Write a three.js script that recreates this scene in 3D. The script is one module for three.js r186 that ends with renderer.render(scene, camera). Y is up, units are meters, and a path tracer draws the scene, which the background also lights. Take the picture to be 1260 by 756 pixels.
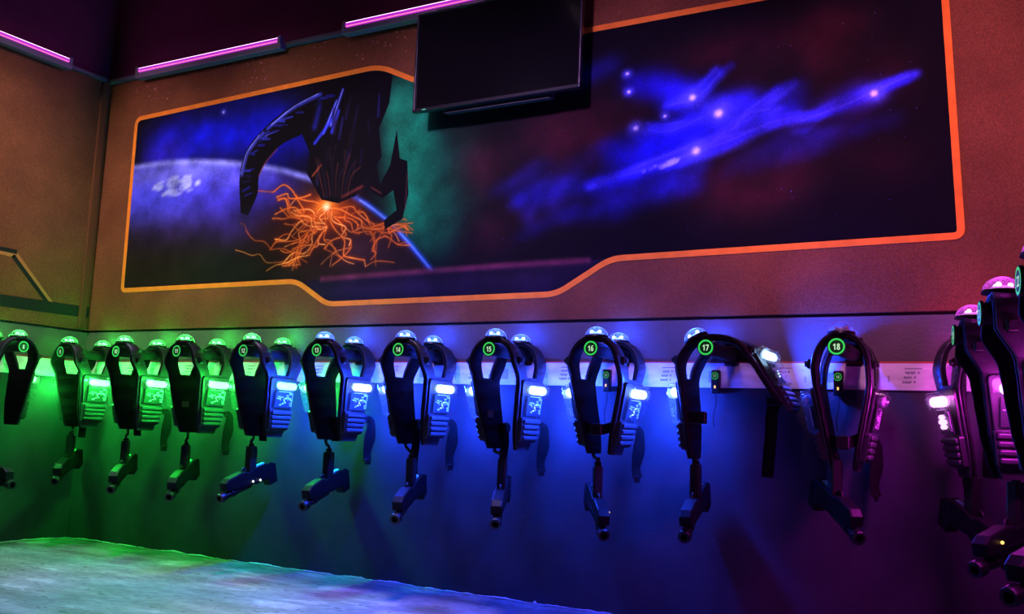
import * as THREE from 'three';
import { RoundedBoxGeometry } from 'three/addons/geometries/RoundedBoxGeometry.js';
import { mergeGeometries, mergeVertices, toCreasedNormals } from 'three/addons/utils/BufferGeometryUtils.js';
import { RectAreaLightUniformsLib } from 'three/addons/lights/RectAreaLightUniformsLib.js';
import { ImprovedNoise } from 'three/addons/math/ImprovedNoise.js';

// ------------------------------------------------------------------ camera, exposure, lights
const scene = new THREE.Scene();
scene.background = new THREE.Color(0x000000);
const camera = new THREE.PerspectiveCamera(35.277, 1260 / 756, 0.05, 60);
camera.position.set(0, 0.766, 4);
camera.up.set(0.02719, 0.99074, 0.13303);
camera.lookAt(0 - 0.494018, 0.766 + 0.129007, 4 - 0.859828);
const renderer = new THREE.WebGLRenderer({ antialias: true });
renderer.toneMapping = THREE.LinearToneMapping;
renderer.toneMappingExposure = 1.0;
renderer.shadowMap.enabled = true;
RectAreaLightUniformsLib.init();

const FLOOD = 38;             // candela of one blacklight flood on the mural
const DOME_CD = 0.19;         // candela of one shoulder dome
const BAR_CD = 2.6;          // candela straight out of one sensor bar
const TUBE_NITS = 2.2;
// light of the three team colours: what reaches the walls, and how the lit plastic itself looks
const TEAM = {
  green: { light: [0.02, 1, 0.07], glow: [0.5, 2.6, 0.7], gain: 0.75 },
  blue: { light: [0.012, 0.05, 1], glow: [1.3, 2.2, 3.2], gain: 1.75 },
  magenta: { light: [0.8, 0.02, 0.75], glow: [2.6, 1.0, 2.6], gain: 0.4 },
};
// floods that wash the mural, hung from the ceiling behind the camera: [x, aim x, colour]
const DOWNLIGHTS = [[-4.7, 0.62, 22], [-3.6, 0.62, 26], [-2.5, 0.62, 28]];   // lavender downlights over the floor: x, z, candela
const FLOODS = [
  [-4.9, -5.0, [1, 0.70, 0.74]], [-3.8, -3.9, [1, 0.70, 0.84]], [-2.7, -2.8, [0.95, 0.56, 1.25]], [-1.6, -1.7, [0.95, 0.44, 1.4]], [-0.5, -0.5, [1.35, 0.42, 0.95]],
];

// ------------------------------------------------------------------ helpers
let seed = 7;
const rnd = () => { seed = (seed * 1664525 + 1013904223) >>> 0; return seed / 4294967296; };
const perlin = new ImprovedNoise();
const fbm = (x, y, o = 4, s = 0) => { let v = 0, a = 0.5, f = 1; for (let i = 0; i < o; i++) { v += a * perlin.noise(x * f + s, y * f - s, s * 0.37 + i); a *= 0.5; f *= 2.03; } return v; };
function field(w, h, scale, oct, s) {   // noise at a quarter of the size, read back smoothly
  const q = 4, W = Math.ceil(w / q) + 2, Hh = Math.ceil(h / q) + 2, a = new Float32Array(W * Hh);
  for (let j = 0; j < Hh; j++) for (let i = 0; i < W; i++) a[j * W + i] = fbm(i * q / scale[0], j * q / scale[1], oct, s);
  return (i, j) => { const x = i / q, y = j / q, xi = x | 0, yi = y | 0, u = x - xi, v = y - yi, k = yi * W + xi; return (a[k] * (1 - u) + a[k + 1] * u) * (1 - v) + (a[k + W] * (1 - u) + a[k + W + 1] * u) * v; };
}
const V3 = (x, y, z) => new THREE.Vector3(x, y, z);
const used = {};
const numbered = (n) => { const k = used[n] = (used[n] ?? -1) + 1; return k ? `${n}_${String(k).padStart(3, '0')}` : n; };
function mesh(name, geo, material, parent) {
  const m = new THREE.Mesh(geo, material); m.name = parent ? name : numbered(name);
  m.castShadow = m.receiveShadow = true; (parent || scene).add(m); return m;
}
function thing(name, label, category, group) {
  const g = new THREE.Group(); g.name = numbered(name); g.userData = { label, category }; if (group) g.userData.group = group; scene.add(g); return g;
}
function structure(name, label, geo, material) {
  const g = geo ? new THREE.Mesh(geo, material) : new THREE.Group(); g.name = name;
  g.userData = { kind: 'structure', label, category: name.split('_')[0] }; g.castShadow = g.receiveShadow = true; scene.add(g); return g;
}
const lin = (r, g, b) => new THREE.Color().setRGB(r, g, b);
const std = (c, rough, extra = {}) => new THREE.MeshStandardMaterial({ color: Array.isArray(c) ? lin(...c) : c, roughness: rough, ...extra });
const matte = (c, rough, extra = {}) => phys(c, rough, { specularIntensity: 0.25, ...extra });
const phys = (c, rough, extra = {}) => new THREE.MeshPhysicalMaterial({ color: Array.isArray(c) ? lin(...c) : c, roughness: rough, ...extra });
const glowing = (c, name) => { const m = new THREE.MeshStandardMaterial({ color: lin(0.05, 0.05, 0.05), roughness: 0.4, emissive: lin(...c.map((v) => v / Math.max(...c))), emissiveIntensity: Math.max(...c) }); m.name = name; return m; };
function box(x0, x1, y0, y1, z0, z1) { const g = new THREE.BoxGeometry(x1 - x0, y1 - y0, z1 - z0); g.translate((x0 + x1) / 2, (y0 + y1) / 2, (z0 + z1) / 2); return g; }
function rbox(w, h, d, r = 0.004, x = 0, y = 0, z = 0) { const g = new RoundedBoxGeometry(w, h, d, 2, Math.min(r, w / 2.01, h / 2.01, d / 2.01)); g.translate(x, y, z); return g; }
function cyl(r0, r1, h, x, y, z, axis = 'y', seg = 20) { const g = new THREE.CylinderGeometry(r0, r1, h, seg); if (axis === 'z') g.rotateX(Math.PI / 2); if (axis === 'x') g.rotateZ(-Math.PI / 2); g.translate(x, y, z); return g; }
const merged = (list) => mergeGeometries(list.map((g) => { const n = g.index ? g.toNonIndexed() : g; for (const k of Object.keys(n.attributes)) if (!['position', 'normal', 'uv'].includes(k)) n.deleteAttribute(k); return n; }));
function canvasTexture(w, h, draw, srgb = true) {
  const c = document.createElement('canvas'); c.width = w; c.height = h; draw(c.getContext('2d'), w, h);
  const t = new THREE.CanvasTexture(c); if (srgb) t.colorSpace = THREE.SRGBColorSpace; t.magFilter = THREE.LinearFilter; t.anisotropy = 8; return t;
}
// grey noise as a texture, for bump, roughness or tint
function noiseTexture(size, scale, lo, hi, s, oct = 5, tint = [1, 1, 1], srgb = false) {
  const d = new Uint8Array(size * size * 4);
  for (let j = 0; j < size; j++) for (let i = 0; i < size; i++) {
    const u = i / size, v = j / size, blend = (a, b) => {   // mirrored, so that it tiles
      return fbm(a * scale, b * scale, oct, s);
    };
    const mu = Math.abs(2 * u - 1), mv = Math.abs(2 * v - 1), n = blend(mu, mv);
    const w = Math.max(0, Math.min(1, lo + (hi - lo) * (0.5 + n * 1.3)));
    const k = (j * size + i) * 4; for (let c = 0; c < 3; c++) d[k + c] = 255 * Math.min(1, w * tint[c]); d[k + 3] = 255;
  }
  const t = new THREE.DataTexture(d, size, size); t.wrapS = t.wrapT = THREE.RepeatWrapping; t.magFilter = THREE.LinearFilter; if (srgb) t.colorSpace = THREE.SRGBColorSpace; t.needsUpdate = true; return t;
}
const withRepeat = (t, x, y) => { const c = t.clone(); c.repeat.set(x, y); c.needsUpdate = true; return c; };
// planar uv in metres on a box (x or z along the wall, y up)
function metreUV(geo) {
  const p = geo.attributes.position, n = geo.attributes.normal, uv = new Float32Array(p.count * 2);
  for (let i = 0; i < p.count; i++) {
    const ax = Math.abs(n.getX(i)), ay = Math.abs(n.getY(i)), az = Math.abs(n.getZ(i));
    if (ay > ax && ay > az) { uv[2 * i] = p.getX(i); uv[2 * i + 1] = p.getZ(i); }
    else if (ax > az) { uv[2 * i] = p.getZ(i); uv[2 * i + 1] = p.getY(i); }
    else { uv[2 * i] = p.getX(i); uv[2 * i + 1] = p.getY(i); }
  }
  geo.setAttribute('uv', new THREE.BufferAttribute(uv, 2)); return geo;
}
// a flat tape swept along points: across is the direction of its width
function tape(points, across, w, th, steps = 40) {
  const curve = new THREE.CatmullRomCurve3(points.map((p) => V3(...p)), false, 'centripetal');
  const pts = curve.getSpacedPoints(steps), pos = [], idx = [], K = 8, A = V3(...across).normalize();
  const ring = [[-1, -0.6], [-0.94, -1], [0.94, -1], [1, -0.6], [1, 0.6], [0.94, 1], [-0.94, 1], [-1, 0.6]];
  pts.forEach((p, i) => {
    const t = curve.getTangentAt(i / steps), n = V3().crossVectors(t, A).normalize(), a = V3().crossVectors(n, t).normalize();
    const ww = typeof w === 'function' ? w(i / steps) : w;
    for (const [u, v] of ring) { const q = p.clone().addScaledVector(a, u * ww / 2).addScaledVector(n, v * th / 2); pos.push(q.x, q.y, q.z); }
  });
  for (let i = 0; i < steps; i++) for (let k = 0; k < K; k++) { const a = i * K + k, b = i * K + (k + 1) % K; idx.push(a, b, a + K, b, b + K, a + K); }
  for (let k = 1; k < K - 1; k++) { idx.push(0, k + 1, k); const o = steps * K; idx.push(o, o + k, o + k + 1); }
  const g = new THREE.BufferGeometry(); g.setAttribute('position', new THREE.Float32BufferAttribute(pos, 3)); g.setIndex(idx); return toCreasedNormals(g, 0.7);
}
function tubeGeo(points, r, steps = 24, seg = 8) { return new THREE.TubeGeometry(new THREE.CatmullRomCurve3(points.map((p) => V3(...p))), steps, r, seg); }
function extrudeX(profile, width, bevel = 0.004) {   // profile of [z, y], extruded along x
  const s = new THREE.Shape(profile.map(([z, y]) => new THREE.Vector2(z, y)));
  const g = new THREE.ExtrudeGeometry(s, { depth: width - 2 * bevel, bevelEnabled: true, bevelThickness: bevel, bevelSize: bevel, bevelSegments: 2, curveSegments: 6 });
  g.translate(0, 0, -(width - 2 * bevel) / 2); g.rotateY(-Math.PI / 2); return g;   // shape x -> z
}

// ------------------------------------------------------------------ the room
const XL = -5.43, CORNER = [-0.087, 0], RN = [-0.978, 0.208], RD = [0.208, 0.978], RTURN = Math.atan2(RN[0], RN[1]);
const HEAD = 2.945, CEIL = 3.7, DEPTH = 6.6, SEAM = 1.30, DARK = 1.03;
const grain = noiseTexture(256, 30, 0.25, 0.85, 3, 3);
const mottle = noiseTexture(512, 7, 0.82, 1.05, 11, 4);
const bumpy = noiseTexture(512, 26, 0, 1, 5, 3);

// mural outline in metres on the wall, corners eased
const outlineRaw = [[-5.14, 2.665, 0.05], [-3.19, 2.715, 0.09], [-2.93, 2.59, 0.06], [-2.10, 2.59, 0.06], [-1.99, 2.70, 0.04], [-0.375, 2.70, 0.04], [-0.325, 1.588, 0.03], [-1.786, 1.575, 0.06], [-2.06, 1.42, 0.06], [-3.45, 1.413, 0.05], [-3.68, 1.548, 0.06], [-5.122, 1.548, 0.03]];
function eased(list, extra = 0) {
  const out = [];
  list.forEach(([x, y, r], i) => {
    const a = list[(i + list.length - 1) % list.length], b = list[(i + 1) % list.length];
    const da = Math.hypot(a[0] - x, a[1] - y), db = Math.hypot(b[0] - x, b[1] - y), k = r + extra;
    const P = [x + (a[0] - x) / da * k, y + (a[1] - y) / da * k], Q = [x + (b[0] - x) / db * k, y + (b[1] - y) / db * k];
    for (let t = 0; t <= 6; t++) { const s = t / 6, u = 1 - s; out.push([u * u * P[0] + 2 * u * s * x + s * s * Q[0], u * u * P[1] + 2 * u * s * y + s * s * Q[1]]); }
  });
  return out;
}
function offset(pts, d) {   // clockwise outline: positive d goes outwards
  return pts.map((p, i) => {
    const a = pts[(i + pts.length - 1) % pts.length], b = pts[(i + 1) % pts.length];
    const n = ([x0, y0], [x1, y1]) => { const l = Math.hypot(x1 - x0, y1 - y0) || 1; return [-(y1 - y0) / l, (x1 - x0) / l]; };
    const n1 = n(a, p), n2 = n(p, b), m = [n1[0] + n2[0], n1[1] + n2[1]], l2 = (m[0] * m[0] + m[1] * m[1]) / 2 || 1;
    return [p[0] + m[0] * d / l2, p[1] + m[1] * d / l2];
  });
}
const outline = eased(outlineRaw);

// upper wall paint: one brown-orange coat with flecks of paint under the ledge
const WX0 = XL, WX1 = -0.05, WY0 = SEAM, WY1 = HEAD;
const wallPaint = canvasTexture(2048, 640, (c, w, h) => {
  const X = (x) => (x - WX0) / (WX1 - WX0) * w, Y = (y) => h - (y - WY0) / (WY1 - WY0) * h;
  c.fillStyle = '#6c4128'; c.fillRect(0, 0, w, h);
  const d = c.getImageData(0, 0, w, h), p = d.data, N = field(w, h, [90, 90], 4, 4);
  for (let j = 0; j < h; j++) for (let i = 0; i < w; i++) {
    const k = (j * w + i) * 4, n = 1 + N(i, j) * 0.22 + (rnd() - 0.5) * 0.34;
    for (let q = 0; q < 3; q++) p[k + q] = Math.max(0, Math.min(255, p[k + q] * n));
  }
  c.putImageData(d, 0, 0);
  for (let i = 0; i < 600; i++) { const x = rnd() * w, y = Math.pow(rnd(), 1.4) * h * 0.12, s = rnd() * 1.7 + 0.5; const near = fbm(x / 130, 3, 3, 9); if (near < -0.02) continue; c.fillStyle = ['#d88a62', '#c06a8a', '#e0a070', '#a85a9a'][i % 4]; c.globalAlpha = 0.5 + rnd() * 0.5; c.beginPath(); c.arc(x, y, s, 0, 7); c.fill(); }
});
const plainPaint = canvasTexture(1024, 512, (c, w, h) => {
  c.fillStyle = '#6a4228'; c.fillRect(0, 0, w, h);
  const d = c.getImageData(0, 0, w, h), p = d.data, N = field(w, h, [60, 60], 4, 21);
  for (let j = 0; j < h; j++) for (let i = 0; i < w; i++) { const k = (j * w + i) * 4, n = 1 + N(i, j) * 0.2 + (rnd() - 0.5) * 0.32; for (let q = 0; q < 3; q++) p[k + q] = Math.max(0, Math.min(255, p[k + q] * n)); }
  c.putImageData(d, 0, 0);
});
plainPaint.wrapS = plainPaint.wrapT = THREE.MirroredRepeatWrapping; plainPaint.repeat.set(0.3, 0.6);
const M = {
  wallUpper: matte(0xffffff, 0.85, { map: wallPaint, bumpMap: bumpy, bumpScale: 0.0015 }),
  wallPlain: matte(0xffffff, 0.85, { map: plainPaint, bumpMap: bumpy, bumpScale: 0.0015 }),
  band: std([0.085, 0.07, 0.07], 0.7, { map: mottle, bumpMap: bumpy, bumpScale: 0.001 }),
  lower: matte([0.062, 0.066, 0.080], 0.5, { map: mottle, bumpMap: bumpy, bumpScale: 0.0005 }),
  header: matte([0.07, 0.014, 0.035], 0.9, { map: mottle }),
  floor: null,
  darkLine: matte([0.012, 0.016, 0.014], 0.8), orangeLine: matte([0.85, 0.24, 0.022], 0.75, { map: mottle }), tanLine: matte([0.42, 0.16, 0.05], 0.8, { map: mottle }),
  trunk: std([0.05, 0.06, 0.07], 0.55), batten: std([0.10, 0.10, 0.12], 0.5),
  black: matte([0.006, 0.006, 0.007], 0.6, { bumpMap: withRepeat(grain, 6, 6), bumpScale: 0.0006 }),
  shell: std([0.022, 0.022, 0.026], 0.42),
  skin: std([0.022, 0.022, 0.026], 0.42),
  nylon: matte([0.006, 0.006, 0.0065], 0.85),
  plastic: std([0.007, 0.007, 0.008], 0.38), gunGrey: matte([0.008, 0.009, 0.011], 0.45, { specularIntensity: 0.3 }), rubber: std([0.008, 0.008, 0.008], 0.7),
  metal: std([0.35, 0.35, 0.37], 0.3, { metalness: 1 }),
  clear: phys([0.96, 0.97, 1], 0.14, { transmission: 1, thickness: 0, ior: 1.5 }),
  dome: phys([0.96, 0.97, 1], 0.36, { transmission: 1, thickness: 0, ior: 1.5 }),
  frosted: phys([0.10, 0.105, 0.12], 0.3, { transmission: 0.5, thickness: 0, ior: 1.5 }),
  board: std([0.015, 0.02, 0.022], 0.5), chip: std([0.55, 0.56, 0.6], 0.35), patch: std([0.16, 0.10, 0.07], 0.8), red: std([0.6, 0.02, 0.03], 0.4),
};
// tiles of the metre textures
for (const m of [M.band, M.lower, M.header]) { m.map = withRepeat(mottle, 0.55, 0.55); if (m.bumpMap) m.bumpMap = withRepeat(bumpy, 1.6, 1.6); }
M.wallUpper.bumpMap = withRepeat(bumpy, 5, 1.6); M.wallPlain.bumpMap = withRepeat(bumpy, 1.4, 1.4);

// back wall: painted upper panel, narrow band, dark lower panel, black head above the ledge
const back = structure('wall_back', 'long wall with painted orange-brown upper panel and dark lower panel');
{
  const g = box(WX0 - 0.2, WX1, WY0, WY1, -0.16, 0), p = g.attributes.position, uv = g.attributes.uv;
  for (let i = 0; i < p.count; i++) uv.setXY(i, (p.getX(i) - WX0) / (WX1 - WX0), (p.getY(i) - WY0) / (WY1 - WY0));
  mesh('upper_panel', g, M.wallUpper, back);
  mesh('middle_band', metreUV(merged([box(WX0 - 0.2, WX1, DARK, SEAM - 0.014, -0.16, -0.01), box(WX0 - 0.2, WX1, SEAM - 0.02, SEAM + 0.01, -0.16, -0.06)])), M.band, back);
  mesh('lower_panel', metreUV(box(WX0 - 0.2, WX1, -0.1, DARK, -0.16, -0.01)), M.lower, back);
  mesh('black_header', metreUV(box(WX0 - 0.2, WX1 + 1.6, HEAD, CEIL + 0.1, -0.16, 0)), M.header, back);
}
const left = structure('wall_left', 'end wall with painted orange-brown upper panel above hooks');
mesh('upper_panel', metreUV(box(XL - 0.16, XL, SEAM, HEAD, 0, DEPTH)), M.wallPlain, left);
mesh('middle_band', metreUV(merged([box(XL - 0.16, XL - 0.01, DARK, SEAM - 0.014, -0.01, DEPTH), box(XL - 0.16, XL - 0.06, SEAM - 0.02, SEAM + 0.01, -0.01, DEPTH)])), M.band, left);
mesh('lower_panel', metreUV(box(XL - 0.16, XL - 0.01, -0.1, DARK, -0.01, DEPTH)), M.lower, left);
mesh('black_header', metreUV(box(XL - 0.16, XL, HEAD, CEIL + 0.1, 0, DEPTH)), M.header, left);
const right = structure('wall_right', 'slightly angled side wall behind the magenta vests');
right.position.set(CORNER[0], 0, 0); right.rotation.y = RTURN;   // local z points into the room, local x runs towards the camera
mesh('upper_panel', metreUV(box(-0.15, 7.2, SEAM, HEAD, -0.16, 0)), M.wallPlain, right);
mesh('middle_band', metreUV(merged([box(-0.15, 7.2, DARK, SEAM - 0.014, -0.16, -0.01), box(-0.15, 7.2, SEAM - 0.02, SEAM + 0.01, -0.16, -0.06)])), M.band, right);
mesh('lower_panel', metreUV(box(-0.15, 7.2, -0.1, DARK, -0.16, -0.01)), M.lower, right);
mesh('black_header', metreUV(box(-0.15, 7.2, HEAD, CEIL + 0.1, -0.16, 0)), M.header, right);
structure('wall_front', 'dark wall behind the viewer', metreUV(box(XL - 0.2, 1.9, -0.1, CEIL + 0.1, DEPTH, DEPTH + 0.16)), M.header);
structure('ceiling', 'black ceiling above the ledge', metreUV(box(XL - 0.2, 1.9, CEIL, CEIL + 0.16, -0.2, DEPTH + 0.2)), M.header);

// floor: pale paint worn and stained over concrete
const floorMap = canvasTexture(1024, 1024, (c, w, h) => {
  const d = c.createImageData(w, h), p = d.data, fa = field(w, h, [150, 60], 4, 31), fb = field(w, h, [26, 14], 3, 12), fe = field(w, h, [420, 300], 2, 5);
  for (let j = 0; j < h; j++) for (let i = 0; i < w; i++) {
    const a = fa(i, j), b = fb(i, j), e = fe(i, j);
    let v = 0.50 + a * 0.30 + b * 0.16 + (rnd() - 0.5) * 0.05; if (b > 0.24) v -= 0.16; if (a > 0.22) v += 0.06;
    const k = (j * w + i) * 4; p[k] = 255 * Math.min(1, v * (1 + e * 0.22)); p[k + 1] = 255 * Math.min(1, v * 1.0); p[k + 2] = 255 * Math.min(1, v * (1.03 - e * 0.2)); p[k + 3] = 255;
  }
  c.putImageData(d, 0, 0);
});
floorMap.wrapS = floorMap.wrapT = THREE.MirroredRepeatWrapping; floorMap.repeat.set(0.42, 0.42);
M.floor = std(0xffffff, 0.62, { map: floorMap, bumpMap: withRepeat(bumpy, 1.1, 1.1), bumpScale: 0.0012 });
structure('floor', 'pale worn painted concrete floor', metreUV(box(XL - 0.2, 1.9, -0.15, 0, -0.2, DEPTH + 0.2)), M.floor);
// ragged bead of pale paint and filler where the wall meets the floor
function bead(name, label, along, len) {
  const pos = [], idx = [], n = Math.round(len / 0.012);
  for (let i = 0; i <= n; i++) {
    const s = i * 0.012, h = Math.max(0.002, 0.006 + fbm(s * 9, 1.3, 5, 17) * 0.018 + (fbm(s * 40, 7, 2, 3) > 0.3 ? 0.012 : 0)), d = Math.max(0.004, 0.012 + fbm(s * 7, 4.1, 4, 23) * 0.02);
    const [x, z, nx, nz] = along(s);
    pos.push(x, h, z, x + nx * d * 0.45, h * 0.55 + 0.001, z + nz * d * 0.45, x + nx * d, 0.0005, z + nz * d, x, 0, z);
    if (i) { const o = i * 4, q = o - 4; for (let k = 0; k < 3; k++) idx.push(q + k, o + k, q + k + 1, q + k + 1, o + k, o + k + 1); }
  }
  const g = new THREE.BufferGeometry(); g.setAttribute('position', new THREE.Float32BufferAttribute(pos, 3)); g.setIndex(idx); g.computeVertexNormals();
  structure(name, label, g, std([0.55, 0.56, 0.6], 0.7, { side: THREE.DoubleSide }));
}
bead('baseboard_back', 'ragged pale filler bead along the foot of the long wall', (s) => [XL + s, -0.01, 0, 1], 5.3);
bead('baseboard_left', 'ragged pale filler bead along the foot of the end wall', (s) => [XL - 0.01, s, 1, 0], 3);

// painted lines on the end wall, corner strip, seams
let trimN = 0;
function trim(label, geo, material) { const t = structure(`trim_${++trimN}`, label, geo, material); return t; }
const onLeft = (pts, w, th, material, label) => {   // a painted stripe raised a hair off the wall: points [z, y]
  const g = tape(pts.map(([z, y]) => [XL + th / 2, y, z]), [0, 1, 0], w, th, 1); trim(label, g, material);
};
function stripe(z0, y0, z1, y1, w, material, label, lift = 0.003) {
  const l = Math.hypot(z1 - z0, y1 - y0), g = new RoundedBoxGeometry(lift, w, l, 1, 0.001); g.rotateX(-Math.atan2(y1 - y0, z1 - z0)); g.translate(XL + lift / 2, (y0 + y1) / 2, (z0 + z1) / 2); trim(label, g, material);
}
stripe(0.53, 1.69, 2.6, 1.72, 0.022, M.tanLine, 'tan painted line on the end wall');
stripe(0.53, 1.714, 2.6, 1.744, 0.026, M.darkLine, 'dark painted line above the tan line');
stripe(0.53, 1.70, 0.262, 1.435, 0.022, M.tanLine, 'slanting tan painted line on the end wall');
stripe(0.553, 1.69, 0.285, 1.43, 0.026, M.darkLine, 'slanting dark painted line on the end wall');
stripe(0.0, 1.415, 2.6, 1.405, 0.07, M.darkLine, 'broad dark painted band low on the end wall', 0.004);
trim('raised corner batten painted like the end wall', rbox(0.02, HEAD - SEAM - 0.02, 0.045, 0.004, XL + 0.01, (HEAD + SEAM) / 2, 0.052), M.wallPlain);
// cable trunking ledge round the top of the walls
trim('grey trunking along the top of the long wall', rbox(5.3, 0.026, 0.03, 0.004, XL + 2.66, HEAD + 0.002, 0.016), M.trunk);
trim('grey trunking along the top of the end wall', rbox(0.03, 0.026, DEPTH - 0.1, 0.004, XL + 0.016, HEAD + 0.002, DEPTH / 2), M.trunk);

// ------------------------------------------------------------------ the mural (flat paint on the wall)
const MX0 = -5.2, MX1 = -0.3, MY0 = 1.38, MY1 = 2.74;
const muralMap = canvasTexture(2048, 568, (c, w, h) => {
  const X = (x) => (x - MX0) / (MX1 - MX0) * w, Y = (y) => h - (y - MY0) / (MY1 - MY0) * h, S = w / (MX1 - MX0);
  const path = (pts, close) => { c.beginPath(); pts.forEach(([x, y], i) => c[i ? 'lineTo' : 'moveTo'](X(x), Y(y))); if (close) c.closePath(); };
  const smooth = (pts) => { const k = new THREE.CatmullRomCurve3(pts.map(([x, y]) => V3(x, y, 0))).getPoints(60).map((p) => [p.x, p.y]); return k; };
  const blob = (x, y, rx, ry, col, a, blur = 0.06, rot = 0) => { c.save(); c.filter = `blur(${(blur * S).toFixed(1)}px)`; c.globalAlpha = a; c.fillStyle = col; c.beginPath(); c.ellipse(X(x), Y(y), rx * S, ry * S, rot, 0, 7); c.fill(); c.restore(); };
  const line = (pts, width, col, a, blur = 0) => { c.save(); if (blur) c.filter = `blur(${(blur * S).toFixed(1)}px)`; c.globalAlpha = a; c.strokeStyle = col; c.lineWidth = width * S; c.lineCap = 'round'; c.lineJoin = 'round'; path(pts); c.stroke(); c.restore(); };
  c.fillStyle = '#06030b'; c.fillRect(0, 0, w, h);
  // space at the left: blue, darker towards the rim of the picture
  blob(-4.7, 2.48, 0.36, 0.14, '#1012c8', 0.95, 0.08); blob(-4.25, 2.5, 0.4, 0.16, '#0610c0', 0.95, 0.08); blob(-4.85, 2.38, 0.2, 0.1, '#2a20c0', 0.8, 0.06); blob(-3.9, 2.4, 0.3, 0.2, '#0a10b0', 0.8, 0.08);
  blob(-4.2, 2.62, 0.5, 0.05, '#0c1030', 0.5, 0.04);
  // green glow to the right of the world
  blob(-2.95, 2.2, 0.16, 0.45, '#128a58', 0.95, 0.07); blob(-2.78, 1.95, 0.16, 0.32, '#0e7a50', 0.9, 0.08); blob(-3.05, 2.45, 0.1, 0.2, '#1a8a5c', 0.85, 0.05); blob(-2.62, 2.1, 0.16, 0.35, '#10281c', 0.75, 0.1);
  // the world: a big disc with a pale limb
  const limb = smooth([[-5.25, 2.335], [-5.07, 2.345], [-4.57, 2.325], [-3.96, 2.225], [-3.58, 2.11], [-3.29, 1.985], [-3.06, 1.835], [-2.81, 1.6], [-2.72, 1.5]]);
  c.save(); path([...limb, [-2.72, 1.2], [-5.4, 1.2]], true); c.clip();
  c.fillStyle = '#1a1214'; c.fillRect(0, 0, w, h); blob(-4.6, 2.16, 0.75, 0.2, '#4a48e4', 0.95, 0.08);
  blob(-4.75, 2.18, 0.6, 0.19, '#4448ee', 0.8, 0.07); blob(-4.15, 2.06, 0.45, 0.16, '#3a34d0', 0.8, 0.09); blob(-4.7, 2.275, 0.5, 0.06, '#6a70f0', 0.9, 0.035); blob(-4.15, 2.18, 0.3, 0.05, '#5a5ae0', 0.8, 0.04); blob(-4.5, 1.88, 0.6, 0.12, '#241850', 0.75, 0.1); blob(-4.75, 1.68, 0.5, 0.12, '#171508', 0.9, 0.08); blob(-4.1, 1.66, 0.5, 0.1, '#0a140a', 0.85, 0.07);
  blob(-3.55, 1.82, 0.5, 0.2, '#2c1008', 0.9, 0.1); blob(-3.15, 1.72, 0.3, 0.14, '#2a1820', 0.8, 0.08);
  for (let i = 0; i < 70; i++) { const a = rnd() * 6.3, r = Math.sqrt(rnd()) * 0.2; blob(-4.72 + Math.cos(a) * r, 2.185 + Math.sin(a) * r * 0.3, 0.012 + rnd() * 0.03, 0.006 + rnd() * 0.008, '#9fb0ff', 0.35 + rnd() * 0.4, 0.006, -0.2); }
  c.restore();
  line(limb.slice(0, 34), 0.03, '#8a98ff', 0.95, 0.012); line(limb.slice(30), 0.022, '#2a66ff', 0.95, 0.01); line(limb.slice(38), 0.008, '#8ac0ff', 0.8, 0.004);
  // burning cracks on the world
  blob(-3.5, 1.93, 0.22, 0.1, '#b04010', 0.7, 0.05); blob(-3.5, 1.95, 0.09, 0.05, '#ff9a20', 0.9, 0.03);
  const crack = (x, y, d, n, wd, depth) => {
    const pts = [[x, y]]; let a = d;
    for (let k = 0; k < n; k++) { a = d + (rnd() - 0.5) * 1.9; const st = 0.025 + rnd() * 0.05; x += Math.cos(a) * st * 1.5; y += Math.sin(a) * st * 0.95; if (y < 1.6 || x > -2.9) break; pts.push([x, y]); if (depth && rnd() < 0.3) crack(x, y, d + (rnd() - 0.5) * 1.6, 2 + Math.floor(rnd() * 4), wd * 0.7, depth - 1); }
    if (pts.length < 2) return; const sm = smooth(pts); line(sm, wd * 2.6, '#a03408', 0.4, 0.008); line(sm, wd, rnd() < 0.35 ? '#ffb050' : '#e07a28', 0.6 + rnd() * 0.35, 0.0015);
  };
  for (const [d, n] of [[-2.9, 6], [-2.65, 7], [-2.35, 8], [-2.1, 7], [-1.8, 6], [-1.3, 6], [-1.05, 7], [-0.8, 8], [-0.55, 8], [-3.25, 6], [-2.5, 9], [-0.95, 9], [-0.45, 9], [-1.55, 6]]) crack(-3.5, 1.95, d, n, 0.008, 2);
  for (let i = 0; i < 10; i++) crack(-3.95 + rnd() * 0.25, 2.07 - rnd() * 0.14, -0.4 - rnd() * 0.4, 4, 0.008, 0);
  blob(-3.5, 1.955, 0.026, 0.022, '#fff0a0', 1, 0.012);
  // a dark angular craft above it
  const dark = '#040308', hull = [[-3.62, 2.63], [-3.46, 2.68], [-3.1, 2.68], [-3.11, 2.5], [-3.17, 2.36], [-3.14, 2.2], [-3.23, 2.1], [-3.3, 2.0], [-3.42, 1.97], [-3.54, 2.0], [-3.66, 2.16], [-3.65, 2.28], [-3.72, 2.4]];
  c.fillStyle = dark; path(hull, true); c.fill();
  const arm = smooth([[-3.56, 2.63], [-3.82, 2.57], [-4.01, 2.47], [-4.14, 2.35], [-4.18, 2.2], [-4.15, 1.97]]).concat(smooth([[-4.09, 1.95], [-4.03, 2.07], [-4.02, 2.2], [-3.89, 2.34], [-3.7, 2.4]]));
  path(arm, true); c.fill();
  path([[-3.24, 2.16], [-3.19, 2.22], [-3.14, 2.05], [-3.08, 2.15], [-3.05, 2.34], [-3.02, 2.18], [-2.97, 2.16], [-2.95, 1.98], [-2.98, 1.85], [-3.09, 1.8], [-3.1, 1.85], [-3.02, 1.9], [-3.05, 2.01], [-3.12, 1.97], [-3.21, 2.02]], true); c.fill();
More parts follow.
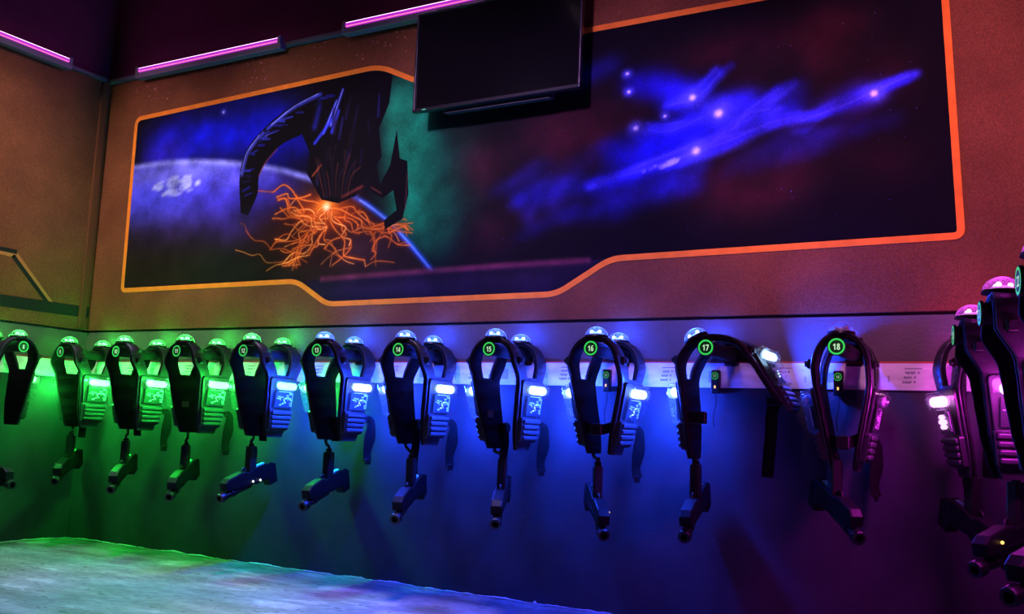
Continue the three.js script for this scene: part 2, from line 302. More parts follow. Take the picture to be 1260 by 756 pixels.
  line(smooth([[-3.6, 2.615], [-3.82, 2.55], [-3.99, 2.46]]), 0.02, '#3a46d8', 0.9, 0.006); line(smooth([[-4.02, 2.44], [-4.13, 2.33], [-4.165, 2.2]]), 0.022, '#3c44c8', 0.85, 0.007); line(smooth([[-3.62, 2.62], [-3.8, 2.565], [-3.96, 2.48]]), 0.006, '#8a9cff', 0.9); line(smooth([[-4.05, 2.43], [-4.14, 2.33], [-4.17, 2.21]]), 0.006, '#7f8ef0', 0.85);
  line([[-4.0, 2.42], [-3.9, 2.44]], 0.008, '#5a62d0', 0.8); line([[-3.9, 2.5], [-3.8, 2.51]], 0.01, '#2c34a0', 0.9);
  for (const [x0, y0, x1, y1, q] of [[-3.44, 2.62, -3.51, 2.42, 1], [-3.48, 2.56, -3.56, 2.38, 1], [-3.5, 2.46, -3.62, 2.33, 0], [-3.46, 2.5, -3.5, 2.38, 0]]) { line([[x0, y0], [x1, y1]], 0.02, '#2c3cd8', 0.9, 0.004); if (q) line([[x0, y0], [x1, y1]], 0.006, '#93a4ff', 0.9); }
  line([[-3.6, 2.55], [-3.63, 2.42]], 0.03, '#2026a0', 0.8, 0.01);
  for (let i = 0; i < 26; i++) { const u = rnd(), p = arm[Math.floor(u * 55)], k = 0.02 + rnd() * 0.05; line([[p[0] + k * 0.8, p[1] - k * 0.7], [p[0] + k * 0.8 + 0.03 + rnd() * 0.03, p[1] - k * 0.7 + (rnd() - 0.4) * 0.03]], 0.006 + rnd() * 0.01, ['#1a2090', '#2c38c0', '#10144a'][i % 3], 0.75, 0.003); }
  for (let i = 0; i < 22; i++) { const x = -3.6 + rnd() * 0.42, y = 2.2 + rnd() * 0.4; line([[x, y], [x - 0.02 + rnd() * 0.03, y - 0.05 - rnd() * 0.08]], 0.006 + rnd() * 0.012, ['#14102a', '#1c1c50', '#241418'][i % 3], 0.8, 0.003); }
  for (let i = 0; i < 9; i++) line(smooth([[-3.6 + i * 0.04, 2.24 - (i % 3) * 0.04], [-3.56 + i * 0.028, 2.12], [-3.52 + i * 0.02, 2.01]]), 0.008, i % 2 ? '#2c1c2c' : '#5a2a24', 0.7, 0.003);
  line([[-3.62, 2.14], [-3.56, 2.2]], 0.01, '#c05a28', 0.8, 0.004); line([[-3.4, 2.0], [-3.26, 2.05]], 0.012, '#a04030', 0.7, 0.006); line(smooth([[-4.03, 2.18], [-3.99, 2.25], [-3.9, 2.33]]), 0.008, '#a85038', 0.7, 0.004);
  line([[-2.965, 2.1], [-2.965, 1.9]], 0.008, '#6a3a3a', 0.6, 0.003); line([[-3.2, 2.04], [-3.13, 2.0]], 0.008, '#8a4038', 0.6, 0.003);
  blob(-4.12, 1.93, 0.06, 0.05, '#1c1830', 0.7, 0.03);
  // reddish dust in the middle and at the right
  for (const [x, y, rx, ry, a] of [[-2.47, 2.1, 0.22, 0.12, 0.6], [-2.1, 2.2, 0.3, 0.14, 0.6], [-1.0, 2.45, 0.5, 0.13, 0.75], [-0.7, 2.35, 0.25, 0.2, 0.65], [-1.2, 1.84, 0.5, 0.12, 0.65], [-2.3, 1.78, 0.3, 0.1, 0.35], [-1.9, 2.3, 0.3, 0.12, 0.45], [-0.75, 1.95, 0.3, 0.12, 0.55]]) for (let i = 0; i < 6; i++) blob(x + (rnd() - 0.5) * rx * 1.6, y + (rnd() - 0.5) * ry * 1.6, rx * (0.25 + rnd() * 0.4), ry * (0.3 + rnd() * 0.5), '#4a1420', a * 0.45, 0.06, -0.2);
  // blue star cloud
  for (const [x, y, rx, ry, a, rot, col] of [[-1.9, 2.48, 0.16, 0.035, 0.7, -0.3, '#1a1ca8'], [-1.6, 2.38, 0.16, 0.07, 0.8, 0.2, '#1610b8'], [-1.45, 2.3, 0.13, 0.06, 0.9, -0.3, '#2020e0'], [-1.3, 2.2, 0.2, 0.07, 1, -0.25, '#2424f0'], [-1.45, 2.12, 0.22, 0.07, 0.9, -0.2, '#1414dc'], [-1.65, 2.08, 0.2, 0.09, 0.8, -0.1, '#0c0cb8'], [-1.05, 2.15, 0.12, 0.05, 0.95, -0.3, '#2020e4'], [-1.6, 1.98, 0.3, 0.035, 0.8, -0.2, '#1616d4'], [-1.95, 1.93, 0.25, 0.04, 0.75, -0.1, '#1616a0'], [-2.2, 1.9, 0.14, 0.06, 0.6, 0.1, '#12128c'], [-1.6, 1.87, 0.25, 0.05, 0.7, -0.15, '#1c1cb0'], [-0.9, 2.04, 0.18, 0.03, 0.6, -0.1, '#1c1cb0'], [-0.66, 2.2, 0.09, 0.035, 0.9, -0.2, '#2c2cd8'], [-0.8, 2.15, 0.14, 0.02, 0.8, -0.3, '#2424c0'], [-1.85, 1.8, 0.2, 0.04, 0.5, 0, '#10108a']]) blob(x, y, rx, ry, col, a, 0.035, rot);
  for (const pts of [[[-1.9, 1.93], [-1.6, 2.0], [-1.35, 2.06], [-1.15, 2.18], [-1.0, 2.27]], [[-1.5, 1.99], [-1.25, 2.06], [-1.05, 2.13], [-0.9, 2.15]], [[-1.6, 2.18], [-1.5, 2.16], [-1.4, 2.19]], [[-0.95, 2.1], [-0.75, 2.17], [-0.5, 2.26]], [[-1.5, 2.27], [-1.4, 2.31], [-1.28, 2.39]], [[-1.2, 2.12], [-1.12, 2.17], [-1.04, 2.19]]]) for (let i = 0; i < 9; i++) { const j = pts.map(([x, y]) => [x + (rnd() - 0.5) * 0.09, y + (rnd() - 0.5) * 0.05]); line(smooth(j), 0.012 + rnd() * 0.03, i % 3 ? '#2222e8' : '#4448ff', 0.38, 0.009); if (i % 4 === 0) line(smooth(j), 0.005, '#7478ff', 0.55, 0.004); }
  line(smooth([[-1.25, 2.0], [-1.0, 2.09], [-0.75, 2.1]]), 0.022, '#120818', 0.75, 0.01);
  for (let i = 0; i < 24; i++) { const s = rnd(); blob(-1.66 + s * 0.2 + (rnd() - 0.5) * 0.02, 1.955 + s * 0.06 + (rnd() - 0.5) * 0.02, 0.008 + rnd() * 0.014, 0.004 + rnd() * 0.005, '#a8b4ff', 0.7, 0.004, -0.4); }
  for (const [x, y, r] of [[-1.73, 2.45, 0.008], [-1.72, 2.36, 0.008], [-1.54, 2.22, 0.007], [-1.68, 2.18, 0.012], [-1.41, 2.29, 0.016], [-1.29, 2.2, 0.02], [-1.39, 2.04, 0.018], [-0.64, 2.2, 0.014], [-4.36, 2.61, 0.007]]) { blob(x, y, r * 3.2, r * 2.6, '#5a62ff', 0.8, r * 1.4); blob(x, y, r, r * 0.9, '#eef2ff', 1, r * 0.4); }
  for (let i = 0; i < 60; i++) blob(-2.6 + rnd() * 2.2, 1.62 + rnd() * 1.0, 0.002, 0.002, '#6a70d8', 0.5 + rnd() * 0.4, 0.001);
  // painted sill along the notch at the bottom
  path([[-3.62, 1.545], [-2.64, 1.565], [-1.8, 1.575], [-2.04, 1.425], [-3.44, 1.418]], true); c.fillStyle = '#150e20'; c.fill();
  line([[-3.5, 1.552], [-3.0, 1.562], [-2.3, 1.572], [-1.9, 1.574]], 0.028, '#6a2c40', 0.85, 0.008); line([[-3.4, 1.49], [-2.1, 1.5]], 0.04, '#2c1a34', 0.55, 0.02);
  for (let i = 0; i < 90; i++) { const s = rnd(), x = -2.3 + s * 1.7 + (rnd() - 0.5) * 0.3, y = 1.86 + s * 0.34 + (rnd() - 0.5) * 0.32; blob(x, y, 0.03 + rnd() * 0.09, 0.012 + rnd() * 0.03, ['#1a1ac8', '#0c0c90', '#2a1870', '#3030e0'][i % 4], 0.22, 0.022, -0.35 + (rnd() - 0.5) * 0.6); }
  // airbrush grain
  const d = c.getImageData(0, 0, w, h), p = d.data, N = field(w, h, [70, 70], 3, 2);
  for (let i = 0; i < w * h; i++) { const n = 0.8 + rnd() * 0.4 + N(i % w, Math.floor(i / w)) * 0.7; for (let q = 0; q < 3; q++) p[4 * i + q] = Math.min(255, p[4 * i + q] * n); }
  c.putImageData(d, 0, 0);
});
const mural = thing('wall_mural', 'wide space mural of a cracked planet and blue nebula in orange outline', 'mural');
mural.position.set(0, 0, 0);
{
  const s = new THREE.Shape(outline.map(([x, y]) => new THREE.Vector2(x, y)));
  const g = new THREE.ExtrudeGeometry(s, { depth: 0.0025, bevelEnabled: false }); g.translate(0, 0, 0.0002);
  const p = g.attributes.position, uv = g.attributes.uv;
  for (let i = 0; i < p.count; i++) uv.setXY(i, (p.getX(i) - MX0) / (MX1 - MX0), (p.getY(i) - MY0) / (MY1 - MY0));
  mesh('painted_scene', g, matte(0xffffff, 0.85, { map: muralMap }), mural);
  const o = offset(outline, 0.014), q = offset(outline, -0.014);
  const ring = new THREE.Shape(o.map(([x, y]) => new THREE.Vector2(x, y))); ring.holes.push(new THREE.Path(q.map(([x, y]) => new THREE.Vector2(x, y))));
  const rg = new THREE.ExtrudeGeometry(ring, { depth: 0.004, bevelEnabled: false }); rg.translate(0, 0, 0.0004);
  mesh('orange_outline', rg, M.orangeLine, mural).userData.label = 'bright orange painted outline';
}

// ------------------------------------------------------------------ label strip with the printed rows
const stripMap = (marks) => canvasTexture(2048, 64, (c, w, h) => {
  c.fillStyle = '#eceaf0'; c.fillRect(0, 0, w, h);
  const d = c.getImageData(0, 0, w, h), p = d.data, N = field(w, h, [40, 20], 3, 41), N2 = field(w, h, [9, 9], 2, 8);
  for (let j = 0; j < h; j++) for (let i = 0; i < w; i++) { const k = (j * w + i) * 4, n = 1 + N(i, j) * 0.25 - (N2(i, j) > 0.3 ? 0.15 : 0); for (let q = 0; q < 3; q++) p[k + q] = Math.min(255, p[k + q] * n); }
  c.putImageData(d, 0, 0);
  for (const m of marks) {
    const x = m * w; c.fillStyle = '#55506a'; c.globalAlpha = 0.75;
    c.fillRect(x - 9, 12, 24, 2);
    for (let r = 0; r < 3; r++) { let q = x - 8 - r * 2; for (let k = 0; k < 5; k++) { const l = 1.2 + rnd() * 1.6; c.fillRect(q, 20 + r * 11 + (k % 2), l, 4 + rnd() * 2); q += l + 0.7; } c.fillRect(q + 3, 20 + r * 11, 2, 5); }
    c.globalAlpha = 0.5; c.fillStyle = '#8a6a60'; c.fillRect(x + 52 + rnd() * 20, 18 + rnd() * 8, 9 + rnd() * 8, 22 + rnd() * 8); c.fillStyle = '#6a6478'; c.fillRect(x + 30 + rnd() * 16, 34, 2, 14); c.fillRect(x - 30 - rnd() * 20, 30, 2, 12 + rnd() * 10); c.globalAlpha = 0.35; c.fillRect(x + 88, 8, 1, 54); c.globalAlpha = 1;
  }
});
const HOOKX = (n) => -0.72 + (n - 18) * 0.4955;     // hooks along the long wall
const STRIP0 = 0.992, STRIP1 = 1.098;
function strip(label, len, marks, place) {
  const t = thing('label_strip', label, 'strip', 'white label strips under the hooks');
  const g = rbox(len, STRIP1 - STRIP0, 0.012, 0.002, len / 2, (STRIP0 + STRIP1) / 2, -0.003), p = g.attributes.position, uv = g.attributes.uv;
  for (let i = 0; i < p.count; i++) uv.setXY(i, p.getX(i) / len, (p.getY(i) - STRIP0) / (STRIP1 - STRIP0));
  mesh('printed_board', g, std(0xffffff, 0.55, { map: stripMap(marks) }), t);
  mesh('red_edging', rbox(len, 0.007, 0.014, 0.002, len / 2, STRIP1 + 0.0025, -0.002), std([0.5, 0.05, 0.04], 0.5), t).userData.label = 'thin red edging';
  place(t);
}
const L1 = CORNER[0] - 0.01 - XL;
strip('long white label strip with small printed rows along the mural wall', L1, Array.from({ length: 10 }, (_, i) => (HOOKX(9 + i) + 0.21 - XL) / L1), (t) => t.position.set(XL, 0, 0));
strip('white label strip on the end wall beside hook 8', 2.6, [0.3, 0.5, 0.7], (t) => { t.position.set(XL, 0, 2.62); t.rotation.y = Math.PI / 2; });
strip('white label strip behind the magenta vests on the angled wall', 3.2, [0.2, 0.35, 0.5], (t) => { t.position.set(CORNER[0] + RD[0] * 0.03, 0, RD[1] * 0.03); t.rotation.y = RTURN; });

// ------------------------------------------------------------------ hooks with numbered glowing badges, readers
const badgeMaps = {};
const badgeMap = (n) => badgeMaps[n] ??= canvasTexture(128, 128, (c) => {
  c.fillStyle = '#000'; c.fillRect(0, 0, 128, 128); c.fillStyle = '#04220a'; c.beginPath(); c.arc(64, 64, 62, 0, 7); c.fill();
  c.strokeStyle = '#37d65a'; c.lineWidth = 13; c.beginPath(); c.arc(64, 64, 54, 0, 7); c.stroke();
  c.fillStyle = '#c9f5c4'; c.font = 'bold 58px sans-serif'; c.textAlign = 'center'; c.textBaseline = 'middle'; c.save(); c.translate(64, 67); c.scale(0.86, 1.1); c.fillText(String(n), 0, 0); c.restore();
});
function badge(n, r, z, parent, power = 1, tint = [1, 1, 1]) {
  const rim = mesh('badge_rim', cyl(r * 1.05, r * 1.05, 0.008, 0, 0, z, 'z', 32), M.plastic, parent);
  const g = new THREE.CircleGeometry(r, 36); g.translate(0, 0, z + 0.0046);
  const m = std([0.01, 0.02, 0.01], 0.35, { emissive: lin(...tint), emissiveMap: badgeMap(n), emissiveIntensity: power });
  mesh('number_badge_light', g, m, parent).userData.label = `glowing green number ${WORD(n)}`;
  return rim;
}
const H = 1.13, WORD = (n) => ['eight', 'nine', 'ten', 'eleven', 'twelve', 'thirteen', 'fourteen', 'fifteen', 'sixteen', 'seventeen', 'eighteen', 'nineteen', 'twenty', 'twenty-one', 'twenty-two'][n - 8];
function hook(n, pos, turn) {
  const t = thing('vest_hook', `padded black wall hook with glowing round badge number ${WORD(n)}`, 'hook', 'numbered vest hooks');
  t.position.set(pos[0], H, pos[1]); t.rotation.y = turn;
  mesh('wall_plate', rbox(0.07, 0.1, 0.012, 0.004, 0, 0, -0.003), M.plastic, t);
  mesh('padded_arm', merged([cyl(0.029, 0.029, 0.335, 0, 0, 0.17, 'z', 24), cyl(0.032, 0.032, 0.02, 0, 0, 0.012, 'z', 24)]), M.rubber, t);
  badge(n, 0.032, 0.345, t, 1.0);
}
function reader(n, x, dim) {
  const t = thing('charging_reader', `small black wall reader with ${dim ? 'dim olive' : 'green'} badge ${WORD(n)} and amber light`, 'reader', 'wall readers below the hooks');
  t.position.set(x, 1.016, 0.003);
  mesh('case', rbox(0.037, 0.1, 0.024, 0.005, 0, 0, 0.012), M.plastic, t);
  const b = new THREE.Group(); b.name = 'badge'; t.add(b); b.position.set(0, 0.024, 0);
  badge(n, 0.0165, 0.025, b, dim ? 0.35 : 0.55, dim ? [1, 0.75, 0.5] : [0.8, 1, 0.8]);
  mesh('amber_light', rbox(0.007, 0.012, 0.003, 0.001, 0, -0.022, 0.0255), glowing([1.5, 0.75, 0.18], 'amber'), t);
  mesh('lead', tubeGeo([[0, -0.05, 0.012], [0.002, -0.09, 0.014], [-0.01, -0.15, 0.01], [-0.006, -0.19, 0.004]], 0.0022, 16, 6), M.rubber, t);
}

// ------------------------------------------------------------------ vests
const STD = [[0, 0.046], [0.045, 0.040], [0.085, 0.008], [0.110, -0.055], [0.112, -0.13], [0.100, -0.2], [0.082, -0.28], [0.064, -0.36], [0.046, -0.46]];
const RIGHT = [[0, 0.046], [0.045, 0.040], [0.088, 0.008], [0.114, -0.055], [0.120, -0.13], [0.113, -0.2], [0.104, -0.28], [0.096, -0.36], [0.088, -0.46]];
const NARROW = STD.map(([x, y]) => [x * 0.86, y]);
const HANG = [[0, 0.046], [0.05, 0.034], [0.10, -0.01], [0.128, -0.07], [0.128, -0.14], [0.118, -0.22], [0.108, -0.32], [0.10, -0.42], [0.095, -0.46]];
const SPLAY = [[0, 0.046], [0.05, 0.044], [0.10, 0.030], [0.14, -0.002], [0.17, -0.048], [0.20, -0.10], [0.235, -0.155], [0.27, -0.205]];
function loopPath(L, R) {
  const pts = [...L.slice(1).reverse().map(([x, y]) => V3(-x, y, 0)), ...R.map(([x, y]) => V3(x, y, 0))];
  const c = new THREE.CatmullRomCurve3(pts, false, 'centripetal'); c.arcLengthDivisions = 800;
  const u0 = (L.length - 1) / (pts.length - 1), total = c.getLength(), lens = c.getLengths(800), s0 = lens[Math.round(u0 * 800)];
  return { lo: -s0, hi: total - s0, at(a) { const u = Math.max(0, Math.min(1, (a + s0) / total)); const p = c.getPointAt(u), t = c.getTangentAt(u); return { p, t, n: V3(-t.y, t.x, 0) }; } };   // n points out of the loop at the apex
}
const lerpTable = (tab) => (a) => { for (let i = 1; i < tab.length; i++) if (a <= tab[i][0]) { const k = (a - tab[i - 1][0]) / (tab[i][0] - tab[i - 1][0]), s = k * k * (3 - 2 * k); return tab[i - 1][1] + (tab[i][1] - tab[i - 1][1]) * (0.5 * k + 0.5 * s); } return tab[tab.length - 1][1]; };
const outer = lerpTable([[0, 0.148], [0.09, 0.152], [0.165, 0.154], [0.245, 0.112], [0.32, 0.103], [0.42, 0.092], [0.50, 0.076], [0.56, 0.058]]);
const inner = lerpTable([[0, 0.078], [0.09, 0.076], [0.16, 0.064], [0.225, 0.040], [0.245, 0.030]]);
const ZC = 0.178;
function sheet(path, a0, a1, zl, zh, th, lift = 0) {   // a padded sheet that follows the loop, its edges rounded
  const n = Math.max(4, Math.round(Math.abs(a1 - a0) / 0.014)), K = 12, pos = [], idx = [];
  for (let i = 0; i <= n; i++) {
    const a = a0 + (a1 - a0) * i / n, f = path.at(a), l = zl(a), h = zh(a), r = th / 2, endTh = i === 0 || i === n ? 0.7 : 1;
    for (let k = 0; k < K; k++) {
      const s = k < K / 2, phi = (s ? -Math.PI / 2 + Math.PI * k / (K / 2 - 1) : Math.PI / 2 + Math.PI * (k - K / 2) / (K / 2 - 1));
      const z = (s ? h - r : l + r) + Math.cos(phi) * r, m = lift + Math.sin(phi) * r * endTh;
      pos.push(f.p.x + f.n.x * m, f.p.y + f.n.y * m, z);
    }
  }
  for (let i = 0; i < n; i++) for (let k = 0; k < K; k++) { const a = i * K + k, b = i * K + (k + 1) % K; idx.push(a, b, a + K, b, b + K, a + K); }
  for (let k = 1; k < K - 1; k++) { idx.push(0, k + 1, k); const o = n * K; idx.push(o, o + k, o + k + 1); }
  const g = new THREE.BufferGeometry(); g.setAttribute('position', new THREE.Float32BufferAttribute(pos, 3)); g.setIndex(idx);
  g.setAttribute('uv', new THREE.Float32BufferAttribute(pos.filter((_, i) => i % 3).map((v) => v * 4), 2)); return toCreasedNormals(g, 1.0);
}
// shared pieces
const domeShell = (() => { const pts = []; for (let i = 0; i <= 12; i++) { const a = i / 12 * Math.PI / 2; pts.push(new THREE.Vector2(0.047 * Math.cos(a) + 0.0001, 0.037 * Math.sin(a))); } return new THREE.LatheGeometry(pts, 32); })();
const domeBase = merged([cyl(0.049, 0.051, 0.008, 0, -0.004, 0, 'y', 32), cyl(0.014, 0.02, 0.012, 0, 0.006, 0, 'y', 16)]);
const domeLens = (() => { const pts = []; for (let i = 0; i <= 8; i++) { const a = i / 8 * Math.PI / 2; pts.push(new THREE.Vector2(0.034 * Math.cos(a) + 0.0001, 0.013 * Math.sin(a))); } return new THREE.LatheGeometry(pts, 28); })();
const ledBead = new THREE.SphereGeometry(0.0075, 12, 8);
const trapezoid = (w0, w1, y0, y1, r) => {   // w0 at y0 (top) to w1 at y1 (bottom), in z-y
  const s = new THREE.Shape(), a = w0 / 2, b = w1 / 2; s.moveTo(-a + r, y0); s.lineTo(a - r, y0); s.quadraticCurveTo(a, y0, a, y0 - r); s.lineTo(b, y1 + r); s.quadraticCurveTo(b, y1, b - r, y1); s.lineTo(-b + r, y1); s.quadraticCurveTo(-b, y1, -b, y1 + r); s.lineTo(-a, y0 - r); s.quadraticCurveTo(-a, y0, -a + r, y0); return s;
};
const housingShell = (() => { const g = new THREE.ExtrudeGeometry(trapezoid(0.178, 0.150, 0.082, -0.070, 0.014), { depth: 0.034, bevelEnabled: true, bevelThickness: 0.006, bevelSize: 0.005, bevelSegments: 3, curveSegments: 6 }); g.translate(0, 0, 0.006); g.rotateY(Math.PI / 2); return g; })();   // outwards is +x
const housingBack = (() => { const g = new THREE.ExtrudeGeometry(trapezoid(0.186, 0.130, 0.09, -0.185, 0.016), { depth: 0.006, bevelEnabled: true, bevelThickness: 0.002, bevelSize: 0.002, bevelSegments: 2, curveSegments: 6 }); g.rotateY(Math.PI / 2); return g; })();
const barGeo = (() => { const g = new THREE.CapsuleGeometry(0.019, 0.098, 6, 16); g.rotateX(Math.PI / 2); g.scale(0.75, 1, 1); g.translate(0.032, 0.052, 0); return g; })();
const barCover = (() => { const g = new THREE.CapsuleGeometry(0.027, 0.10, 8, 20); g.rotateX(Math.PI / 2); g.translate(0.036, 0.052, 0); return g; })();
const ribGeo = [0, 1, 2, 3].map((i) => { const w = 0.148 - i * 0.006; return rbox(0.022, 0.019, w, 0.007, 0.02, -0.088 - i * 0.0245, 0); });
const ribPlate = (() => { const g = new THREE.ExtrudeGeometry(trapezoid(0.158, 0.136, -0.074, -0.180, 0.008), { depth: 0.016, bevelEnabled: true, bevelThickness: 0.002, bevelSize: 0.002, bevelSegments: 2 }); g.rotateY(Math.PI / 2); return g; })();
const boardGeo = rbox(0.004, 0.09, 0.128, 0.002, 0.022, -0.018, 0);
const chipGeo = (() => { const l = []; let s = 99; const r = () => { s = (s * 16807) % 2147483647; return s / 2147483647; }; for (let i = 0; i < 26; i++) l.push(box(0.014, 0.017 + r() * 0.005, -0.055 + r() * 0.07, 0, -0.055 + r() * 0.1, 0).type ? rbox(0.005, 0.003 + r() * 0.006, 0.004 + r() * 0.014, 0.001, 0.0165, -0.052 + r() * 0.068, -0.052 + r() * 0.104) : null); l.push(rbox(0.004, 0.003, 0.1, 0.001, 0.016, 0.022, 0)); l.push(rbox(0.004, 0.07, 0.003, 0.001, 0.016, -0.018, -0.058)); const c = merged(l); c.translate(0.010, 0, 0); return c; })();
const clusterLED = new THREE.SphereGeometry(0.0065, 10, 8);
const clipGeo = merged([rbox(0.02, 0.036, 0.03, 0.006), cyl(0.011, 0.011, 0.01, 0.013, 0, 0, 'x', 16)]);
const glowMat = {}, clusterMat = {}, lensMat = {};
for (const k of Object.keys(TEAM)) { glowMat[k] = glowing(TEAM[k].glow.map((v) => v * 1.6), `${k}_led`); lensMat[k] = glowing(TEAM[k].glow.map((v) => v * 0.16), `${k}_lens`); clusterMat[k] = glowing(TEAM[k].glow.map((v) => v * 1.1), `${k}_cluster`); }
const darkLed = std([0.35, 0.35, 0.38], 0.3);

function lampAt(v, x, y, z, cd, team, radius = 1) {
  const T = TEAM[team], l = new THREE.PointLight(lin(...T.light), cd * (T.gain || 1), 0, 2); l.position.set(x, y, z); l.castShadow = true; l.shadow.radius = radius; v.add(l);
}
function vest(o) {
  const { n, pos, turn, team } = o, look = { green: 'green', blue: 'blue', magenta: 'magenta' }[team];
  const v = thing('laser_tag_vest', o.label || `black vest with ${look ? look + ' lit' : 'unlit'} domes draped over hook number ${WORD(n)}`, 'vest', 'vests hanging in a row');
  v.position.set(pos[0], H, pos[1]); v.rotation.y = turn;
  const body = v, yaw = o.yaw || 0;
  const path = loopPath(o.left || STD, o.right || RIGHT);
  const tilt = (g) => { if (yaw) { g.translate(0, 0, -ZC); g.rotateY(yaw); g.translate(0, 0, ZC); } return g; };
  const put = (name, g, m, parent = body) => mesh(name, parent === body ? tilt(g) : g, m, parent);
  // straps and panels
  const zo = (a) => ZC + outer(Math.abs(a)), zi = (a) => ZC + inner(Math.abs(a)), zo2 = (a) => ZC - outer(Math.abs(a)), zi2 = (a) => ZC - inner(Math.abs(a));
  const layer = (name, a0, a1, l, h, label) => {
    const pad = put(name, sheet(path, a0, a1, l, h, 0.015, -0.005), M.black); if (label) pad.userData.label = label;
    mesh('outer_shell', tilt(sheet(path, a0, a1, (a) => l(a) + 0.004, (a) => h(a) - 0.004, 0.009, 0.006)), M.skin, pad).userData.label = 'smooth dark plastic shell';
  };
  layer('shoulder_strap', -0.25, 0.25, zi, zo, 'shoulder strap at the hook tip'); layer('shoulder_strap', -0.25, 0.25, zo2, zi2, 'shoulder strap by the wall');
  layer('front_panel', Math.max(-0.555, path.lo + 0.002), -0.232, zo2, zo); layer('back_panel', 0.232, Math.min(0.555, path.hi - 0.002), zo2, zo);
  // shoulder domes
  for (const s of [1, -1]) {
    const f = path.at((o.domeArc || 0)), z = ZC + s * 0.116, d = new THREE.Group(); d.name = 'shoulder_dome'; body.add(d);
    const q = V3(f.p.x + f.n.x * 0.014, f.p.y + f.n.y * 0.014, z - ZC).applyAxisAngle(V3(0, 1, 0), yaw); d.position.set(q.x, q.y, q.z + ZC);
    d.rotation.set(0, yaw, Math.atan2(f.t.y, f.t.x), 'YXZ');
    mesh('dome_base', domeBase, M.plastic, d); mesh('clear_dome', domeShell, M.dome, d).userData.label = 'clear plastic dome'; mesh('led_lens', domeLens, team ? lensMat[team] : darkLed, d);
    for (let i = 0; i < 3; i++) { const l = mesh('dome_led', ledBead, team ? glowMat[team] : darkLed, d); const a = i * 2.09 + 0.5; l.position.set(Math.cos(a) * 0.021, 0.014, Math.sin(a) * 0.021); }
    if (team) { const lp = V3(0, 0.02, 0).applyEuler(d.rotation).add(d.position); lampAt(v, lp.x, lp.y + 0.006, lp.z, DOME_CD * (o.power || 1), team); }
  }
  // sensor housings on the outer faces
  for (const s of [-1, 1]) {
    const f = path.at(s > 0 && o.housingArc ? o.housingArc : s * 0.335), g = new THREE.Group(); g.name = 'sensor_housing'; body.add(g);
    const out = f.n.clone(); const q = V3(f.p.x + out.x * 0.014, f.p.y + out.y * 0.014, 0).applyAxisAngle(V3(0, 1, 0), yaw);
    g.position.set(q.x, q.y, q.z + ZC);
    // local +x looks outwards, local y runs up the panel
    const up = f.t.clone().multiplyScalar(-s), zAxis = V3().crossVectors(out, up), m = new THREE.Matrix4().makeBasis(out, up, zAxis); g.quaternion.setFromRotationMatrix(m).premultiply(new THREE.Quaternion().setFromAxisAngle(V3(0, 1, 0), yaw));
    mesh('back_plate', housingBack, M.shell, g); mesh('clear_cover', housingShell, M.clear, g).userData.label = 'clear plastic sensor cover';
    mesh('circuit_board', merged([boardGeo]), M.board, g); mesh('components', chipGeo, M.chip, g);
    mesh('led_bar', barGeo, team ? glowMat[team] : darkLed, g); mesh('clear_bulge', barCover, M.clear, g);
    mesh('rib_plate', ribPlate, M.shell, g); for (const r of ribGeo) mesh('rib', r, M.frosted, g);
    const cl = o.cluster ? 7 : 3;
    for (let i = 0; i < cl; i++) { const b = mesh('cluster_led', clusterLED, team ? clusterMat[team] : darkLed, g); if (o.cluster) { const a = i * Math.PI / 3; b.position.set(0.031, -0.02 + (i < 6 ? Math.sin(a) * 0.02 : 0), i < 6 ? Math.cos(a) * 0.02 : 0); b.scale.setScalar(1.35); } else { b.position.set(0.028, -0.012 - i * 0.013, 0.008 * (i - 1)); b.scale.setScalar(0.5); } }
    if (o.redMark && s > 0) mesh('red_marker', rbox(0.004, 0.05, 0.006, 0.002, 0.019, -0.02, 0.06), M.red, g);
    if (team) { const T = TEAM[team], A = 0.13 * 0.036, l = new THREE.RectAreaLight(lin(...T.light), BAR_CD * (o.power || 1) * (s < 0 && o.leftPower ? o.leftPower : 1) * (T.gain || 1) / A, 0.13, 0.036); g.add(l); l.position.set(0.068, 0.050, 0); v.updateMatrixWorld(true); l.lookAt(g.localToWorld(V3(1.068, -0.18, 0))); }
  }
  // clips at the ears, buckles and belt tails
  for (const s of [-1, 1]) { const f = path.at(s * 0.16), c = clipGeo.clone(); c.rotateY(s < 0 ? Math.PI : 0); c.translate(f.p.x + s * 0.018, f.p.y, ZC + 0.115); put('strap_clip', c, M.plastic); }
  const low = path.at(-0.46), lowR = path.at(Math.min(0.46, path.hi));
  const belts = o.belts || ['left', 'right'];
  if (belts.includes('left')) {
    const bx = low.p.x + 0.03, by = low.p.y;
    put('buckle', merged([rbox(0.03, 0.05, 0.042, 0.008, bx, by, ZC - 0.06), cyl(0.02, 0.02, 0.012, bx + 0.016, by, ZC - 0.06, 'x', 20)]), M.plastic);
    const L = o.beltDrop || 0.16; put('belt_tail', tape([[bx, by - 0.01, ZC - 0.06], [bx + 0.008, by - 0.06, ZC - 0.058], [bx - 0.004, by - L * 0.7, ZC - 0.062], [bx + 0.004, by - L, ZC - 0.056]], [-0.5, 0, 0.85], 0.042, 0.004), M.nylon);
  }
  if (belts.includes('right')) {
    const bx = lowR.p.x + 0.012, by = lowR.p.y + 0.02;
    put('belt_tail', tape([[bx, by, ZC - 0.09], [bx + 0.03, by - 0.01, ZC - 0.11], [bx + 0.032, by - 0.08, ZC - 0.115], [bx + 0.022, by - 0.17, ZC - 0.11], [bx + 0.03, by - 0.21, ZC - 0.108]], [-0.8, 0, 0.7], (t) => 0.046 - 0.008 * Math.sin(t * 9), 0.004), M.nylon);
    put('buckle', rbox(0.012, 0.03, 0.044, 0.005, bx + 0.03, by - 0.215, ZC - 0.108), M.plastic);
  }
